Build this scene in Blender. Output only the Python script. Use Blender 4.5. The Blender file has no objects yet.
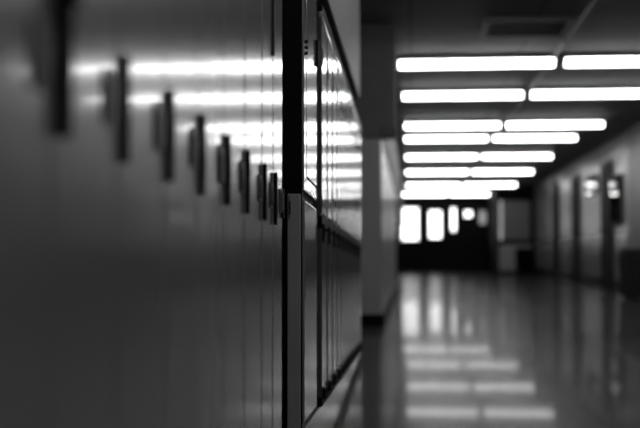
import bpy, bmesh, math, random
from mathutils import Vector, Matrix
random.seed(7)
sc = bpy.context.scene
C = sc.collection
# ------------------------------------------------------------------ camera numbers
FPX = 1100.0
YAW, PITCH = math.radians(4.726), math.radians(2.29)
H = 0.66                      # eye height
SL = 0.02                     # the locker banks run gently downhill
CEIL = 2.96
G = 0.0065                    # the hall floor climbs very slightly away from the camera
def FZ(y): return G*(y-10.8)

cam_d = bpy.data.cameras.new('camera')
cam = bpy.data.objects.new('camera', cam_d); C.objects.link(cam)
cam.location = (0, 0, H)
cam.rotation_euler = (math.pi/2 + PITCH, 0, YAW)
cam_d.sensor_width = 36; cam_d.lens = FPX*36/640
cam_d.clip_start = 0.05; cam_d.clip_end = 300
cam_d.dof.use_dof = True; cam_d.dof.focus_distance = 3.45
cam_d.dof.aperture_fstop = 2.0
sc.camera = cam
RM = cam.rotation_euler.to_matrix()

def ray(px, py):
    return RM @ Vector(((px-320)/FPX, -(py-214)/FPX, -1))
def atY(px, py, Y):
    d = ray(px, py); k = Y/d.y
    return Vector((d.x*k, Y, H+d.z*k))
def atX(px, py, X):
    d = ray(px, py); k = X/d.x
    return Vector((X, d.y*k, H+d.z*k))

# ------------------------------------------------------------------ materials
def mat(name, g, rough=0.5, coat=0.0, var=0.12, scale=6.0, bump=0.0, metal=0.0, spec=0.5, coat_rough=0.06, stretch=(1, 1, 1), rvar=0.0):
    m = bpy.data.materials.new(name); m.use_nodes = True
    nt = m.node_tree; b = nt.nodes['Principled BSDF']
    tc = nt.nodes.new('ShaderNodeTexCoord'); mp = nt.nodes.new('ShaderNodeMapping')
    mp.inputs['Scale'].default_value = stretch
    n = nt.nodes.new('ShaderNodeTexNoise'); n.inputs['Scale'].default_value = scale; n.inputs['Detail'].default_value = 5
    r = nt.nodes.new('ShaderNodeMapRange')
    r.inputs['To Min'].default_value = g*(1-var); r.inputs['To Max'].default_value = g*(1+var)
    nt.links.new(tc.outputs['Object'], mp.inputs['Vector']); nt.links.new(mp.outputs['Vector'], n.inputs['Vector'])
    nt.links.new(n.outputs['Fac'], r.inputs['Value'])
    nt.links.new(r.outputs['Result'], b.inputs['Base Color'])
    b.inputs['Roughness'].default_value = rough
    b.inputs['Metallic'].default_value = metal
    b.inputs['Specular IOR Level'].default_value = spec
    b.inputs['Coat Weight'].default_value = coat
    b.inputs['Coat Roughness'].default_value = coat_rough
    if rvar:
        r2 = nt.nodes.new('ShaderNodeMapRange')
        r2.inputs['To Min'].default_value = rough*(1-rvar); r2.inputs['To Max'].default_value = rough*(1+rvar)
        nt.links.new(n.outputs['Fac'], r2.inputs['Value']); nt.links.new(r2.outputs['Result'], b.inputs['Roughness'])
    if bump:
        bp = nt.nodes.new('ShaderNodeBump'); bp.inputs['Strength'].default_value = bump; bp.inputs['Distance'].default_value = 0.01
        nt.links.new(n.outputs['Fac'], bp.inputs['Height']); nt.links.new(bp.outputs['Normal'], b.inputs['Normal'])
    return m

def tile_mat(name, g, line, bw, bh, mortar, rough, axes='XY', offset=0.0, coat=0.0, bump=0.0, wav=0.0, two=None, spec=0.5):
    """a tiled / block surface: brick texture laid on two object axes"""
    m = mat(name, g, rough, coat, spec=spec)
    nt = m.node_tree; b = nt.nodes['Principled BSDF']
    tc = [x for x in nt.nodes if x.type == 'TEX_COORD'][0]
    sp = nt.nodes.new('ShaderNodeSeparateXYZ'); cb = nt.nodes.new('ShaderNodeCombineXYZ')
    nt.links.new(tc.outputs['Object'], sp.inputs[0])
    nt.links.new(sp.outputs[axes[0]], cb.inputs['X']); nt.links.new(sp.outputs[axes[1]], cb.inputs['Y'])
    br = nt.nodes.new('ShaderNodeTexBrick'); br.offset = offset
    br.inputs['Scale'].default_value = 1.0
    br.inputs['Brick Width'].default_value = bw; br.inputs['Row Height'].default_value = bh
    br.inputs['Mortar Size'].default_value = mortar; br.inputs['Mortar Smooth'].default_value = 0.2
    a, c = (g*0.93, g*1.07) if two is None else two
    br.inputs['Color1'].default_value = (a, a, a, 1); br.inputs['Color2'].default_value = (c, c, c, 1)
    br.inputs['Mortar'].default_value = (line, line, line, 1)
    nt.links.new(cb.outputs[0], br.inputs['Vector'])
    nz = [x for x in nt.nodes if x.type == 'TEX_NOISE'][0]
    mr = nt.nodes.new('ShaderNodeMapRange'); mr.inputs['To Min'].default_value = 0.85; mr.inputs['To Max'].default_value = 1.15
    nt.links.new(nz.outputs['Fac'], mr.inputs['Value'])
    mx = nt.nodes.new('ShaderNodeMix'); mx.data_type = 'RGBA'; mx.blend_type = 'MULTIPLY'; mx.inputs[0].default_value = 1.0
    nt.links.new(br.outputs['Color'], mx.inputs[6]); nt.links.new(mr.outputs['Result'], mx.inputs[7])
    nt.links.new(mx.outputs[2], b.inputs['Base Color'])
    if bump or wav:
        bp = nt.nodes.new('ShaderNodeBump'); bp.inputs['Strength'].default_value = max(bump, 0.001); bp.inputs['Distance'].default_value = 0.004
        bp.invert = True
        nt.links.new(br.outputs['Fac'], bp.inputs['Height'])
        last = bp
        if wav:
            n2 = nt.nodes.new('ShaderNodeTexNoise'); n2.inputs['Scale'].default_value = 1.6; n2.inputs['Detail'].default_value = 1
            b2 = nt.nodes.new('ShaderNodeBump'); b2.inputs['Strength'].default_value = wav; b2.inputs['Distance'].default_value = 0.01
            nt.links.new(tc.outputs['Object'], n2.inputs['Vector'])
            nt.links.new(n2.outputs['Fac'], b2.inputs['Height']); nt.links.new(bp.outputs['Normal'], b2.inputs['Normal'])
            last = b2
        nt.links.new(last.outputs['Normal'], b.inputs['Normal'])
    return m

def emit_mat(name, s):
    m = mat(name, 0.8, 0.4)
    b = m.node_tree.nodes['Principled BSDF']
    b.inputs['Emission Color'].default_value = (1, 1, 1, 1); b.inputs['Emission Strength'].default_value = s
    return m
def glass_mat(name, tint=0.9, rough=0.02):
    m = bpy.data.materials.new(name); m.use_nodes = True
    nt = m.node_tree; nt.nodes.remove(nt.nodes['Principled BSDF'])
    out = nt.nodes['Material Output']
    tr = nt.nodes.new('ShaderNodeBsdfTransparent'); tr.inputs[0].default_value = (tint, tint, tint, 1)
    gl = nt.nodes.new('ShaderNodeBsdfGlossy'); gl.inputs['Roughness'].default_value = rough
    fr = nt.nodes.new('ShaderNodeFresnel'); fr.inputs[0].default_value = 1.45
    mx = nt.nodes.new('ShaderNodeMixShader')
    nt.links.new(fr.outputs[0], mx.inputs[0]); nt.links.new(tr.outputs[0], mx.inputs[1]); nt.links.new(gl.outputs[0], mx.inputs[2])
    nt.links.new(mx.outputs[0], out.inputs['Surface'])
    return m

M = {}
M['locker'] = mat('locker_enamel', 0.27, 0.16, 0.34, var=0.05, scale=3.0, coat_rough=0.07, bump=0.012)
M['carcass'] = mat('locker_carcass', 0.03, 0.5)
M['black'] = mat('black_enamel', 0.003, 0.5, spec=0.15)
M['handle'] = mat('handle_black', 0.004, 0.5, spec=0.12)
M['plate'] = mat('latch_plate_grey', 0.025, 0.4, spec=0.3)
M['strip'] = mat('edge_strip_grey', 0.09, 0.35)
M['steel'] = mat('latch_steel', 0.45, 0.25, metal=1.0)
M['plinth'] = mat('plinth_black', 0.01, 0.5)
M['floor'] = tile_mat('waxed_floor_tile', 0.08, 0.05, 0.305, 0.305, 0.003, 0.22, 'XY', coat=0.19, bump=0.04, wav=0.015, two=(0.045, 0.06), spec=0.004)
M['floor'].node_tree.nodes['Principled BSDF'].inputs['Coat Roughness'].default_value = 0.05
M['ceiling'] = tile_mat('ceiling_tile', 0.25, 0.12, 1.22, 0.61, 0.012, 0.7, 'XY', bump=0.2)
M['wall'] = tile_mat('painted_block', 0.20, 0.14, 0.40, 0.20, 0.008, 0.3, 'YZ', offset=0.5, bump=0.3)
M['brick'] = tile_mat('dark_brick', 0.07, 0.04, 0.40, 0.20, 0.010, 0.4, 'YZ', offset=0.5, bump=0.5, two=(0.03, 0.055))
M['wallx'] = tile_mat('painted_block_across', 0.16, 0.11, 0.40, 0.20, 0.008, 0.45, 'XZ', offset=0.5, bump=0.3)
M['plaster'] = mat('painted_plaster', 0.13, 0.55)
M['pale'] = mat('glazed_pale_wall', 0.42, 0.3, 0.0, var=0.05)
M['wainscot'] = tile_mat('wainscot_tile', 0.18, 0.12, 0.30, 0.15, 0.006, 0.25, 'YZ', offset=0.5, bump=0.2)
M['base'] = mat('rubber_base', 0.004, 0.5, spec=0.1)
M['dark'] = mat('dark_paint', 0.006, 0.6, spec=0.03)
M['doorwood'] = mat('dark_door', 0.006, 0.6, spec=0.08, stretch=(1, 1, 0.1), scale=9, var=0.3)
M['frame'] = mat('dark_frame', 0.005, 0.5, spec=0.1)
M['housing'] = mat('lamp_housing', 0.16, 0.5)
M['lamp'] = emit_mat('lamp_diffuser', 9.0)
M['vent'] = mat('vent_metal', 0.30, 0.4)
M['glass'] = glass_mat('pane_glass')
M['tintglass'] = glass_mat('tinted_glass', 0.28)
M['greyglass'] = mat('frosted_glazing', 0.16, 0.3)
M['panel'] = mat('grey_panel', 0.36, 0.4)
M['leaf'] = mat('shrub_leaf', 0.012, 0.6)
M['bark'] = mat('shrub_bark', 0.01, 0.8)
M['ground'] = mat('ground_asphalt', 0.02, 0.9)
M['paper'] = mat('notice_paper', 0.45, 0.7)
M['outwall'] = mat('outside_wall', 0.05, 0.8)

# ------------------------------------------------------------------ helpers
ORI = {}
def base_of(p):
    v = Vector((0, 0, 0))
    while p is not None:
        v = v + Vector(p.location); p = p.parent
    return v
def link(name, bm, m, parent=None, smooth=False, origin=None):
    """one mesh object; the bmesh is in world coordinates"""
    o0 = base_of(parent) if parent is not None else Vector(origin or (0, 0, 0))
    bmesh.ops.translate(bm, verts=bm.verts, vec=-o0)
    bmesh.ops.recalc_face_normals(bm, faces=bm.faces)
    me = bpy.data.meshes.new(name); bm.to_mesh(me); bm.free()
    me.materials.append(m)
    if smooth:
        for f in me.polygons: f.use_smooth = True
    o = bpy.data.objects.new(name, me); C.objects.link(o)
    if parent is not None: o.parent = parent
    else: o.location = o0
    return o
def tag(o, label=None, cat=None, group=None, kind=None):
    if label: o['label'] = label
    if cat: o['category'] = cat
    if group: o['group'] = group
    if kind: o['kind'] = kind
    return o
def thing(name, label, cat, loc, group=None, kind=None):
    o = bpy.data.objects.new(name, None); C.objects.link(o); o.location = loc
    o.empty_display_size = 0.1
    return tag(o, label, cat, group, kind)
def new(): return bmesh.new()
def box(bm, x0, x1, y0, y1, z0, z1, bev=0.0, shear=0.0, seg=2):
    """axis box; with shear the heights are measured from the eye and run downhill along y"""
    t = bmesh.new()
    vs = [t.verts.new((x, y, z)) for x in (x0, x1) for y in (y0, y1) for z in (z0, z1)]
    for f in ((0, 1, 3, 2), (4, 6, 7, 5), (0, 4, 5, 1), (2, 3, 7, 6), (0, 2, 6, 4), (1, 5, 7, 3)):
        t.faces.new([vs[i] for i in f])
    bmesh.ops.recalc_face_normals(t, faces=t.faces)
    if bev:
        bmesh.ops.bevel(t, geom=t.edges[:], offset=bev, segments=seg, affect='EDGES', profile=0.5)
    if shear:
        for v in t.verts: v.co.z = H + v.co.z - shear*v.co.y
    me = bpy.data.meshes.new('tmp'); t.to_mesh(me); t.free(); bm.from_mesh(me); bpy.data.meshes.remove(me)
def cyl(bm, p0, p1, r, n=12, r2=None):
    p0, p1 = Vector(p0), Vector(p1); d = p1-p0
    q = d.to_track_quat('Z', 'Y').to_matrix().to_4x4()
    bmesh.ops.create_cone(bm, cap_ends=True, segments=n, radius1=r, radius2=r if r2 is None else r2, depth=d.length,
                          matrix=Matrix.Translation((p0+p1)/2) @ q)
def lathe(bm, c, prof, n=24):
    rings = []
    for r, z in prof:
        rings.append([bm.verts.new((c[0]+r*math.cos(2*math.pi*i/n), c[1]+r*math.sin(2*math.pi*i/n), c[2]+z)) for i in range(n)])
    for a, b in zip(rings, rings[1:]):
        for i in range(n): bm.faces.new((a[i], a[(i+1) % n], b[(i+1) % n], b[i]))
    bm.faces.new(rings[0]); bm.faces.new(rings[-1])
def prism_x(bm, prof, x0, x1):
    """profile of (y,z) points swept along x"""
    a = [bm.verts.new((x0, y, z)) for y, z in prof]; b = [bm.verts.new((x1, y, z)) for y, z in prof]
    n = len(prof)
    for i in range(n): bm.faces.new((a[i], a[(i+1) % n], b[(i+1) % n], b[i]))
    bm.faces.new(a); bm.faces.new(b)
def struct(name, boxes, m, bev=0.0):
    bm = new()
    for b in boxes: box(bm, *b, bev=bev)
    return tag(link(name, bm, m), kind='structure')
def copy_tree(o, parent=None):
    c = o.copy(); C.objects.link(c)
    if parent is not None: c.parent = parent
    for ch in list(o.children): copy_tree(ch, c)
    return c

# ------------------------------------------------------------------ room shell
XR = 3.9            # right wall
D1, D2 = 0.427, 0.355   # lateral distance of the two locker fronts
DN, YN1 = 0.355, 3.025  # nearer bank
Y0 = 3.62           # where the nearer bank ends
YE = 7.8            # end of the further bank
YC = 10.8           # the jutting wall
YW = 22.0           # end of the jutting wall
YP = 35.2           # glazed partition on the right
YD = 40.0           # entrance doors
YB = -5.0           # behind the camera

def sloped(name, boxes, m):
    bm = new()
    for q in boxes: box(bm, q[0], q[1], q[2], q[3], q[4]-H-G*10.8, q[5]-H-G*10.8, 0, -G)
    return tag(link(name, bm, m), kind='structure')
sloped('floor', [(-1.6, 4.2, YB-0.2, YD+1.5, -0.1, 0)], M['floor'])
struct('ceiling', [(-1.6, 4.2, YB-0.2, YD+0.2, CEIL, CEIL+0.1)], M['ceiling'])
struct('wall_left', [(-1.0, -0.88, YB, YC, -0.2, CEIL)], M['wall'])
struct('wall_left_front', [(-1.0, -0.29, YC, YW, -0.2, CEIL)], M['pale'])
struct('wall_left_far', [(-1.3, -1.15, YW-1, YD, -0.2, CEIL)], M['wall'])
struct('wall_back', [(-1.0, 4.0, YB-0.15, YB, -0.2, CEIL)], M['wallx'])
struct('wall_right', [(XR, XR+0.15, 20.2, YP+0.1, -0.2, CEIL)], M['wall'])
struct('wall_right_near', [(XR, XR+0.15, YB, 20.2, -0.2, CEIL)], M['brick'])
sloped('wall_right_wainscot', [(XR-0.012, XR, 20.2, YP, 0.18, 1.05)], M['wainscot'])
sloped('baseboard_right', [(XR-0.03, XR-0.012, YB, YP, 0, 0.2)], M['base'])
sloped('baseboard_left', [(-0.29, -0.272, YC-0.018, YW, 0, 0.11), (-0.88, -0.272, YC-0.018, YC, 0, 0.11)], M['base'])
# bulkhead over the lockers and soffit over the jutting wall
struct('trim_1', [(-0.88, -D2-0.006, YB, YE, 1.80, CEIL)], M['plaster'])
p = atY(390, 138, YC)
struct('trim_2', [(-1.14, -0.28, YC+0.2, YD-0.1, p.z, CEIL-0.001), (-1.14, -0.15, YC-0.03, YC+0.2, p.z, CEIL-0.001)], M['plaster'])

# ------------------------------------------------------------------ lockers
HB, HT = -0.503, 1.10          # bottom and top of the banks, from the eye
w = 0.305
# plinths between the running-downhill bank and the level floor
def wedge(name, x0, x1, y0, y1, m):
    bm = new(); t0, t1 = H+HB-SL*y0, H+HB-SL*y1
    v = [bm.verts.new(c) for c in ((x0, y0, FZ(y0)-0.004), (x1, y0, FZ(y0)-0.004), (x1, y1, FZ(y1)-0.004), (x0, y1, FZ(y1)-0.004), (x0, y0, t0), (x1, y0, t0), (x1, y1, max(t1, 0.002)), (x0, y1, max(t1, 0.002)))]
    for f in ((0, 1, 2, 3), (4, 5, 6, 7), (0, 1, 5, 4), (1, 2, 6, 5), (2, 3, 7, 6), (3, 0, 4, 7)): bm.faces.new([v[i] for i in f])
    return tag(link(name, bm, m), kind='structure')
YN0 = 0.81
wedge('baseboard_lockers_near', -0.86, -DN-0.03, YN0, YN1, M['plinth'])
wedge('baseboard_lockers_far', -0.86, -D2-0.006, Y0, YE, M['locker'])

def locker_near(y0, y1, label, gap=0.005, last=False, hinge=False, lever=False):
    t = thing('tall_locker', label, 'locker', (-DN-0.2, (y0+y1)/2, H+HB-SL*(y0+y1)/2), 'single-door lockers on the near left')
    b = new(); box(b, -0.86, -DN-0.016, y0+0.0005, y1-0.0005, HB, HT, 0.002, SL)
    link('body', b, M['carcass'], t)
    d = new(); box(d, -DN-0.018, -DN, y0+gap, y1-gap, HB+0.03, HT-0.03, 0.003 if gap < 0.004 else 0.005, SL, 3)
    dd = link('door', d, M['locker'], t)
    # vertical lift handle at the near edge, latch plate at the far edge
    h = new(); box(h, -DN-0.001, -DN+(0.014 if lever else 0.0095), y0+0.014, y0+0.028, 0.143, 0.279, 0.003, SL)
    box(h, -DN-0.001, -DN+0.005, y0+0.010, y0+0.031, 0.195, 0.222, 0.002, SL)
    hh = link('handle', h, M['handle'], dd)
    if lever:
        b = new(); n = 6
        for k in range(n):
            a = k/(n-1); z = 0.255+0.11*a
            box(b, -DN-0.001, -DN+0.016+0.03*a, y0+0.006, y0+0.034, z, z+0.024, 0.003, SL)
        link('lever', b, M['handle'], hh)
    k = new(); box(k, -DN-0.001, -DN+0.0035, y1-0.066, y1-0.010, 0.182, 0.246, 0.002, SL)
    box(k, -DN+0.0025, -DN+0.006, y1-0.046, y1-0.030, 0.19, 0.236, 0.0015, SL)
    link('latch_plate', k, M['plate'], dd)
    if hinge:
        b = new(); box(b, -DN-0.001, -DN+0.006, y1-0.022, y1-0.006, 0.577, 0.80, 0.002, SL); link('hinge', b, M['handle'], dd)
    if last:
        b = new(); box(b, -DN-0.001, -DN+0.006, y1-0.02, y1-0.004, 0.17, 0.25, 0.002, SL); link('catch', b, M['handle'], dd)
    return t
ordinal = ['first', 'second', 'third', 'fourth', 'fifth', 'sixth', 'seventh', 'eighth', 'ninth', 'tenth', 'eleventh', 'twelfth', 'thirteenth']
seams = [0.81, 1.061, 1.307, 1.562, 1.81, 2.07, 2.327, 2.605, 2.815, YN1]
ns = len(seams)-1
for i in range(ns):
    q = ns-1-i
    if q == 0: lab = 'glossy grey single-door locker touching the black recess that parts the two banks'
    elif i == 0: lab = 'leftmost glossy grey single-door locker, nearest to the viewer and cut by the left edge'
    elif i == 1: lab = 'glossy grey single-door locker with the most blurred dark handle, reaching the top edge'
    else: lab = '%s glossy grey single-door locker counted from the black recess towards the viewer' % ordinal[q]
    locker_near(seams[i], seams[i+1], lab, gap=0.0015 if i < 6 else 0.005, last=(q == 0), hinge=(q == 1), lever=(i == 1))

# black upright where the bank steps out
bm = new(); box(bm, -0.86, -D2-0.004, Y0+0.0005, Y0+0.03, HB, HT, 0.001, SL)
box(bm, -0.86, -0.45, YN1+0.002, Y0+0.001, HB-0.07, HT, 0.001, SL)
tag(link('filler_panel', bm, M['black'], origin=(-0.6, Y0+0.015, H+HB-SL*Y0)),
    'black upright panel lining the recess between the near lockers and the two-tier lockers', 'panel')

# the first double-tier unit beside the black upright, sharpest in the picture
YA, YB1 = Y0+0.031, 4.13
t = thing('double_locker', 'sharp grey two-tier locker right behind the black upright panel', 'locker', (-D2-0.2, (YA+YB1)/2, H+HB-SL*(YA+YB1)/2), 'two-tier lockers further down the left')
b = new(); box(b, -0.86, -D2-0.016, YA, YB1, HB, HT, 0.002, SL); link('body', b, M['carcass'], t)
b = new()
box(b, -D2-0.016, -D2, YA, YA+0.075, 0.30, HT, 0.002, SL)
box(b, -D2-0.016, -D2, YA+0.0751, YB1, 0.30, 0.345, 0.002, SL)
box(b, -D2-0.016, -D2, YA+0.0751, YB1, 1.06, HT, 0.002, SL)
link('face_frame', b, M['locker'], t)
b = new(); box(b, -D2-0.014, -D2+0.001, YA+0.079, YB1-0.004, 0.35, 1.055, 0.005, SL, 3)
ud = link('upper_door', b, M['locker'], t)
b = new()
zc = atX(306, 48, -D2).z - H + SL*YA
for dz in (-0.02, 0, 0.02):
    cyl(b, (-D2, YA+0.055, H+zc+dz-SL*YA), (-D2+0.008, YA+0.055, H+zc+dz-SL*YA), 0.006, 10)
link('hinge', b, M['handle'], t)
b = new(); box(b, -D2-0.014, -D2+0.001, YA+0.006, YB1-0.004, HB+0.03, 0.268, 0.005, SL, 3)
ld = link('lower_door', b, M['locker'], t)
b = new(); box(b, -D2-0.012, -D2+0.012, YB1-0.05, YB1-0.028, 0.80, 0.90, 0.003, SL); link('handle', b, M['handle'], ud)
# turned-out end panel of the lower tier with its latch
pL, pR = atY(288, 230, Y0), atY(301, 230, Y0)
b = new(); box(b, pL.x, pR.x, Y0-0.026, Y0, HB, 0.283, 0.004, SL, 3)
ep = link('end_panel', b, M['panel'], t)
q0, q1 = atY(288.6, 218, Y0-0.026), atY(291.5, 195, Y0-0.026)
s0 = SL*(Y0-0.026)-H
b = new(); box(b, q0.x, q1.x, Y0-0.031, Y0-0.025, q0.z+s0, q1.z+s0, 0.001, SL); lt = link('latch', b, M['vent'], ep)
b = new(); box(b, q0.x+0.0025, q1.x-0.0025, Y0-0.034, Y0-0.030, q0.z+s0+0.012, q1.z+s0-0.02, 0.0008, SL); link('bolt', b, M['handle'], lt)

# dark filler after it, then the blurred run of two-tier lockers
YF = 4.35
bm = new(); box(bm, -0.86, -D2-0.045, YB1+0.001, YF-0.001, HB, HT, 0.002, SL)
fp = tag(link('filler_panel', bm, M['black'], origin=(-0.6, (YB1+YF)/2, H+HB-SL*YF)),
    'black recessed filler panel between the sharp locker and the blurred far lockers', 'panel')
bm = new(); box(bm, -D2-0.05, -D2-0.008, 4.235, 4.25, HB, 0.26, 0.004, SL); link('strip', bm, M['locker'], fp)
wf = (YE-YF)/11
def locker_far(y0):
    t = thing('double_locker', 'x', 'locker', (-D2-0.2, y0+wf/2, H+HB-SL*(y0+wf/2)), 'two-tier lockers further down the left')
    b = new(); box(b, -0.86, -D2-0.016, y0+0.0005, y0+wf-0.0005, HB, HT, 0.002, SL); link('body', b, M['carcass'], t)
    b = new(); box(b, -D2-0.018, -D2, y0+0.007, y0+wf-0.007, 0.262, HT-0.06, 0.009, SL, 4); u = link('upper_door', b, M['locker'], t)
    b = new(); box(b, -D2-0.018, -D2, y0+0.007, y0+wf-0.007, HB+0.04, 0.205, 0.009, SL, 4); l = link('lower_door', b, M['locker'], t)
    b = new(); box(b, -D2-0.001, -D2+0.006, y0+0.02, y0+0.035, 0.86, 0.93, 0.002, SL)
    box(b, -D2-0.001, -D2+0.005, y0+0.015, y0+0.06, 0.88, 0.91, 0.002, SL); link('latch', b, M['handle'], u)
    b = new(); box(b, -D2-0.010, -D2+0.0035, y0+0.0005, y0+0.013, HB+0.04, 0.205, 0.002, SL); box(b, -D2-0.010, -D2+0.0035, y0+0.0005, y0+0.013, 0.262, HT-0.06, 0.002, SL); link('edge_strip', b, M['strip'], t)
    b = new(); box(b, -D2-0.001, -D2+0.012, y0+0.02, y0+0.042, 0.15, 0.225, 0.003, SL)
    box(b, -D2-0.001, -D2+0.005, y0+0.015, y0+0.06, 0.175, 0.20, 0.002, SL); link('latch', b, M['handle'], l)
    b = new(); box(b, -D2-0.016, -D2+0.004, y0+0.003, y0+wf-0.003, 0.212, 0.256, 0.002, SL); link('tier_rail', b, M['handle'], t)
    b = new(); box(b, -D2-0.016, -D2+0.006, y0+0.003, y0+wf-0.003, HT-0.022, HT, 0.003, SL); link('top_rail', b, M['handle'], t)
    b = new(); box(b, -D2-0.016, -D2+0.004, y0+0.003, y0+wf-0.003, HT-0.055, HT-0.024, 0.009, SL, 4); link('light_rail', b, M['locker'], t)
    b = new(); box(b, -D2-0.003, -D2+0.014, y0+0.03, y0+0.10, HB+0.03, HB+0.075, 0.004, SL); link('foot_catch', b, M['handle'], l)
    b = new(); box(b, -D2-0.016, -D2+0.003, y0+0.003, y0+wf-0.003, HB+0.001, HB+0.03, 0.002, SL); link('bottom_rail', b, M['handle'], t)
    return t
far0 = locker_far(YF)
for i in range(11):
    t = far0 if i == 0 else copy_tree(far0)
    y = YF+wf/2+i*wf
    t.location = (far0.location.x, y, H+HB-SL*y)
    if i == 10: s = 'blurred grey two-tier locker at the far end of the bank, before the jutting wall'
    elif i == 0: s = 'grey two-tier locker standing right after the black recessed filler panel'
    else: s = '%s grey two-tier locker counted down the hall from the black recessed filler panel' % ordinal[i]
    t['label'] = s

# ------------------------------------------------------------------ ceiling lights
ZT = H + 2.2
def ceiling_light(x0, x1, y, label):
    t = thing('ceiling_light', label, 'ceiling light', ((x0+x1)/2, y, CEIL), 'fluorescent lights across the ceiling')
    b = new(); box(b, x0+0.01, x1-0.01, y-0.13, y+0.13, ZT+0.045, CEIL, 0.006); link('housing', b, M['housing'], t)
    b = new()
    prof = [(y+0.075*math.cos(a), ZT+0.045-0.08*math.sin(a)) for a in [math.pi*i/12 for i in range(13)]]
    prism_x(b, prof, x0+0.03, x1-0.03); link('diffuser', b, M['lamp'], t)
    for xa in (x0+0.005, x1-0.03):
        b = new()
        prof = [(y+0.08*math.cos(a), ZT+0.047-0.086*math.sin(a)) for a in [math.pi*i/12 for i in range(13)]]
        prism_x(b, prof, xa, xa+0.025); link('end_cap', b, M['housing'], t)
rows = [(65, 12.57, -0.16, 1.68, 3.78), (97, 15.03, -0.13, 1.57, 3.78), (127, 18.47, -0.12, 1.54, 3.2), (140, 20.5, -0.13, 1.47, 3.06),
        (158, 24.2, -0.13, 1.50, 3.08), (173, 28.5, -0.14, 1.52, 3.14), (186, 33.6, -0.14, 1.55, 3.2), (195, 38.4, -0.3, 1.3, 2.75)]
which = ['nearest', 'second', 'third', 'fourth', 'fifth', 'sixth', 'seventh', 'farthest']
for i, (py, y, a, m_, e) in enumerate(rows):
    ord_ = '%s row' % which[i] + ('' if i in (0, 7) else ' from the viewer')
    ceiling_light(a, m_-0.03, y, 'lit fluorescent light, left one of the %s' % ord_)
    ceiling_light(m_+0.03, e, y, 'lit fluorescent light, right one of the %s' % ord_)
# unseen rows added overhead to raise the light in the near hall
for y, where in ((8.1, 'just above the top edge of the picture'), (5.6, 'overhead where the two-tier lockers stand'),
                 (1.8, 'overhead where the single-door lockers stand'), (-1.6, 'overhead behind the viewer')):
    ceiling_light(-0.15, 1.47, y, 'added unseen fluorescent light, left one of its row, ' + where)
    ceiling_light(1.53, 3.2, y, 'added unseen fluorescent light, right one of its row, ' + where)

# conduit along the ceiling joining the lights, and an air vent
bm = new(); cyl(bm, (1.64, 8.0, CEIL-0.03), (1.56, 24, CEIL-0.03), 0.018, 10)
for y in (9, 11.6, 14, 17, 20): cyl(bm, (1.62, y-0.03, CEIL-0.03), (1.62, y+0.03, CEIL-0.03), 0.03, 10)
tag(link('conduit', bm, M['housing'], origin=(1.6, 16, CEIL)), 'thin pale conduit running along the ceiling between the light rows', 'conduit')
a, b_ = atY(485, 20, 10.55), atY(578, 35, 10.55)
t = thing('ceiling_vent', 'rectangular air vent with pale frame in the ceiling before the lights', 'vent', ((a.x+b_.x)/2, 10.95, CEIL))
bm = new()
for bx in ((a.x, b_.x, 10.55, 10.62), (a.x, b_.x, 11.3, 11.37), (a.x, a.x+0.06, 10.62, 11.3), (b_.x-0.06, b_.x, 10.62, 11.3)):
    box(bm, bx[0], bx[1], bx[2], bx[3], CEIL-0.035, CEIL, 0.004)
link('frame', bm, M['housing'], t)
bm = new(); box(bm, a.x+0.055, b_.x-0.055, 10.615, 11.305, CEIL-0.01, CEIL-0.002); link('backing', bm, M['dark'], t)
bm = new()
for k in range(9):
    y = 10.66+k*0.072; box(bm, a.x+0.06, b_.x-0.06, y, y+0.02, CEIL-0.028, CEIL-0.008, 0.002)
link('slats', bm, M['housing'], t)
# grille on the soffit above the jutting wall
a, b_ = atY(381, 135, YC-0.03), atY(397, 128, YC-0.03)
t = thing('air_grille', 'small dark slotted grille on the soffit above the pale jutting wall', 'grille', ((a.x+b_.x)/2, YC-0.03, a.z))
bm = new(); box(bm, a.x, b_.x, YC-0.045, YC-0.03, a.z, b_.z, 0.003); link('frame', bm, M['frame'], t)
bm = new()
for k in range(6):
    x = a.x+0.012+k*(b_.x-a.x-0.02)/6; box(bm, x, x+0.011, YC-0.052, YC-0.044, a.z+0.008, b_.z-0.008, 0.001)
link('slats', bm, M['vent'], t)

# ------------------------------------------------------------------ right wall
def wall_door(n, yc, wd=0.95, ht=2.42):
    t = tag(bpy.data.objects.new('door_%d' % n, None), kind='structure'); C.objects.link(t); t.location = (XR, yc, FZ(yc)); zf = FZ(yc)
    y0, y1 = yc-wd/2, yc+wd/2; x = XR-0.014
    bm = new()
    for b in ((y0-0.06, y0, 0, ht+0.06), (y1, y1+0.06, 0, ht+0.06), (y0, y1, ht, ht+0.06)): box(bm, x-0.045, x, b[0], b[1], zf+b[2], zf+b[3], 0.004)
    link('door_frame', bm, M['frame'], t)
    bm = new(); box(bm, x-0.022, x, y0, y1, zf+0.01, zf+ht, 0.003); lf = link('door_leaf', bm, M['doorwood'], t)
    bm = new(); cyl(bm, (x-0.075, y0+0.08, zf+1.0), (x-0.02, y0+0.08, zf+1.0), 0.012); cyl(bm, (x-0.07, y0+0.08, zf+1.0), (x-0.07, y0+0.2, zf+1.0), 0.01)
    link('door_handle', bm, M['steel'], lf)
for n, px in ((3, 557), (4, 577), (5, 608.5)):
    wall_door(n, atX(px, 240, XR).y)
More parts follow.
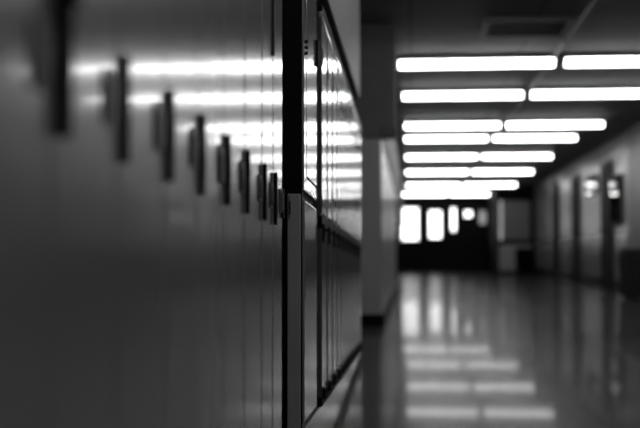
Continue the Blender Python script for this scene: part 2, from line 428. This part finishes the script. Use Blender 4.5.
# glazed notice case, glazed frame added for a glint, dark fixture, low cabinet
def framed(name, px0, px1, py0, py1, label, cat, proj, glint):
    a, b = atX(px0, (py0+py1)/2, XR), atX(px1, (py0+py1)/2, XR)
    ym = (a.y+b.y)/2
    z1 = H+(258-py0)*ym/FPX; z0 = H+(258-py1)*ym/FPX
    y0, y1 = b.y, a.y; x = XR
    t = thing(name, label, cat, (x, ym, z0))
    bm = new()
    for q in ((y0, y1, z0, z0+0.05), (y0, y1, z1-0.05, z1), (y0, y0+0.05, z0+0.05, z1-0.05), (y1-0.05, y1, z0+0.05, z1-0.05)):
        box(bm, x-proj, x, q[0], q[1], q[2], q[3], 0.004)
    link('frame', bm, M['frame'], t)
    bm = new(); box(bm, x-0.02, x, y0+0.05, y1-0.05, z0+0.05, z1-0.05); link('back_board', bm, glint, t)
    bm = new(); box(bm, x-proj+0.008, x-proj+0.014, y0+0.05, y1-0.05, z0+0.05, z1-0.05); link('pane', bm, M['glass'], t)
framed('display_case', 612.5, 622, 177, 226, 'tall dark display case with glinting glass beside the nearest dark door', 'display case', 0.07, M['dark'])
framed('glint_frame', 587, 598, 177, 197, 'small glazed frame added to catch a glint of the lights, between the two nearer dark doors', 'picture', 0.035, M['paper'])  # frame added so its pane mirrors the ceiling lights as a bright spot
p = atX(556, 184, XR)
t = thing('wall_speaker', 'small dark round speaker high on the right wall above the farthest door', 'speaker', (XR, p.y, p.z))
bm = new(); cyl(bm, (XR-0.06, p.y, p.z), (XR, p.y, p.z), 0.13, 20); link('body', bm, M['frame'], t)
bm = new(); cyl(bm, (XR-0.085, p.y, p.z), (XR-0.06, p.y, p.z), 0.08, 20, 0.11); link('cover', bm, M['dark'], t)

XF, YF1, YF0 = 3.12, 16.9, 13.6
zc = FZ(YF0)
t = thing('low_cabinet', 'long low black cabinet standing against the right wall at the picture edge', 'cabinet', ((XF+XR)/2, (YF0+YF1)/2, zc))
bm = new(); box(bm, XF+0.02, XR-0.032, YF0, YF1, zc+0.08, zc+0.74, 0.004); link('body', bm, M['dark'], t)
bm = new(); box(bm, XF-0.01, XR-0.032, YF0-0.02, YF1+0.02, zc+0.741, zc+0.775, 0.006); link('top', bm, M['dark'], t)
bm = new(); box(bm, XF+0.06, XR-0.06, YF0+0.03, YF1-0.03, zc, zc+0.08); link('plinth', bm, M['plinth'], t)
for k in range(4):
    y0 = YF0+0.01+k*(YF1-YF0-0.02)/4; y1 = y0+(YF1-YF0-0.02)/4-0.008
    bm = new(); box(bm, XF, XF+0.02, y0, y1, zc+0.09, zc+0.73, 0.004); d = link('door', bm, M['dark'], t)
    bm = new(); cyl(bm, (XF-0.02, y1-0.06, zc+0.56), (XF-0.02, y1-0.06, zc+0.66), 0.006)
    for z in (zc+0.57, zc+0.65): cyl(bm, (XF-0.02, y1-0.06, z), (XF, y1-0.06, z), 0.005)
    link('handle', bm, M['handle'], d)

# ------------------------------------------------------------------ far end: partition, entrance doors
XV = atY(496, 240, YP).x
def zY(py, Y): return atY(440, py, Y).z
# partition facing us: posts, rails, sidelight, panes
zb = zY(242, YP)
PX0, PX1 = XV, XR
ZH = zY(199, YP)
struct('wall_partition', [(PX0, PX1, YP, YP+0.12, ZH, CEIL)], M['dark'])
t = tag(bpy.data.objects.new('window_1', None), kind='structure'); C.objects.link(t); t.location = (PX0, YP, FZ(YP)); zf = FZ(YP)
bm = new()
for b in ((PX0, PX0+0.09, zf, ZH), (PX1-0.14, PX1, zf, ZH), (PX0+0.09, PX1-0.14, ZH-0.06, ZH), (PX0+0.09, PX1-0.14, zb-0.07, zb+0.07), (PX0+0.09, PX1-0.14, zf, zf+0.1)):
    box(bm, b[0], b[1], YP, YP+0.1, b[2], b[3], 0.004)
link('window_frame', bm, M['frame'], t)
sx = PX0+0.09+0.12
bm = new(); box(bm, sx, sx+0.04, YP+0.005, YP+0.095, zb+0.07, ZH-0.06); link('mullion', bm, M['housing'], t)
bm = new(); box(bm, PX0+0.09, sx, YP+0.04, YP+0.05, zb+0.07, ZH-0.06); link('pane', bm, M['tintglass'], t)
bm = new(); box(bm, sx+0.04, PX1-0.14, YP+0.04, YP+0.05, zb+0.07, ZH-0.06); link('pane', bm, M['greyglass'], t)
bm = new(); box(bm, PX0+0.09, PX1-0.14, YP+0.03, YP+0.06, zf+0.1, zb-0.07); link('lower_panel', bm, M['panel'], t)
# vestibule side
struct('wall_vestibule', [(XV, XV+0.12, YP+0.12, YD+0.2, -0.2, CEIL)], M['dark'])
# trash bin in front of the partition
p = atY(523, 270, YP-0.4)
t = thing('trash_bin', 'small black trash bin standing in front of the grey partition', 'trash bin', (p.x, p.y, FZ(p.y)))
bm = new(); lathe(bm, (p.x, p.y, FZ(p.y)), [(0.20, 0), (0.21, 0.02), (0.245, 0.68), (0.25, 0.70)], 24); link('body', bm, M['frame'], t, True)
bm = new(); lathe(bm, (p.x, p.y, FZ(p.y)), [(0.255, 0.70), (0.26, 0.73), (0.2, 0.80), (0.09, 0.83)], 24); link('lid', bm, M['dark'], t, True)

# entrance wall with door leaves
XL = -1.15
ZT2 = zY(201, YD)
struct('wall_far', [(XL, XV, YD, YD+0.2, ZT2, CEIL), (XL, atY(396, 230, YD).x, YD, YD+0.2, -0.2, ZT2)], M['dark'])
edges = [395, 423, 446.5, 460, 477, 493]
panes = [(402, 418, 208, 240), (429.5, 441, 211, 238), (451.5, 455.5, 208, 231), (465, 471.5, 211, 217), (479.5, 488, 211, 224)]
for k in range(5):
    xa, xb = atY(edges[k], 230, YD).x, atY(edges[k+1], 230, YD).x
    if k == 4: xb = XV
    t = tag(bpy.data.objects.new('door_%d' % (1 if k == 0 else 5+k), None), kind='structure'); C.objects.link(t); t.location = ((xa+xb)/2, YD, FZ(YD)); zf = FZ(YD)
    q = panes[k]
    pa, pb = atY(q[0], 230, YD).x, atY(q[1], 230, YD).x
    z0, z1 = zY(q[3], YD), zY(q[2], YD)
    bm = new()
    for b in ((xa, pa, zf, ZT2), (pb, xb, zf, ZT2), (pa, pb, z1, ZT2), (pa, pb, zf, z0)):
        box(bm, b[0], b[1], YD, YD+0.06, b[2], b[3], 0.003)
    lf = link('door_leaf', bm, M['frame'], t)
    bm = new(); box(bm, pa, pb, YD+0.025, YD+0.035, z0, z1); link('pane', bm, M['tintglass'] if k == 4 else M['glass'], t)
    bm = new(); cyl(bm, (xa+0.09, YD-0.05, zf+1.0), (xb-0.09, YD-0.05, zf+1.0), 0.016)
    for x in (xa+0.11, xb-0.11): cyl(bm, (x, YD-0.05, zf+1.0), (x, YD, zf+1.0), 0.012)
    link('push_bar', bm, M['dark'], lf)
# outdoors
bm = new(); box(bm, -30, 30, YD+1.5, YD+60, -0.3, -0.02)
tag(link('ground', bm, M['ground']), kind='structure')
# ------------------------------------------------------------------ world, colour
wd = bpy.data.worlds.new('daylight'); sc.world = wd; wd.use_nodes = True
nt = wd.node_tree; bg = nt.nodes['Background']
bg.inputs[0].default_value = (1, 1, 1, 1); bg.inputs[1].default_value = 5.0
sc.view_settings.view_transform = 'Standard'; sc.view_settings.look = 'None'
sc.view_settings.gamma = 1.0; sc.view_settings.use_curve_mapping = False
sc.view_settings.exposure = 0.0
sc.cycles.use_denoising = True
sc.cycles.max_bounces = 10
sc.cycles.sample_clamp_indirect = 8
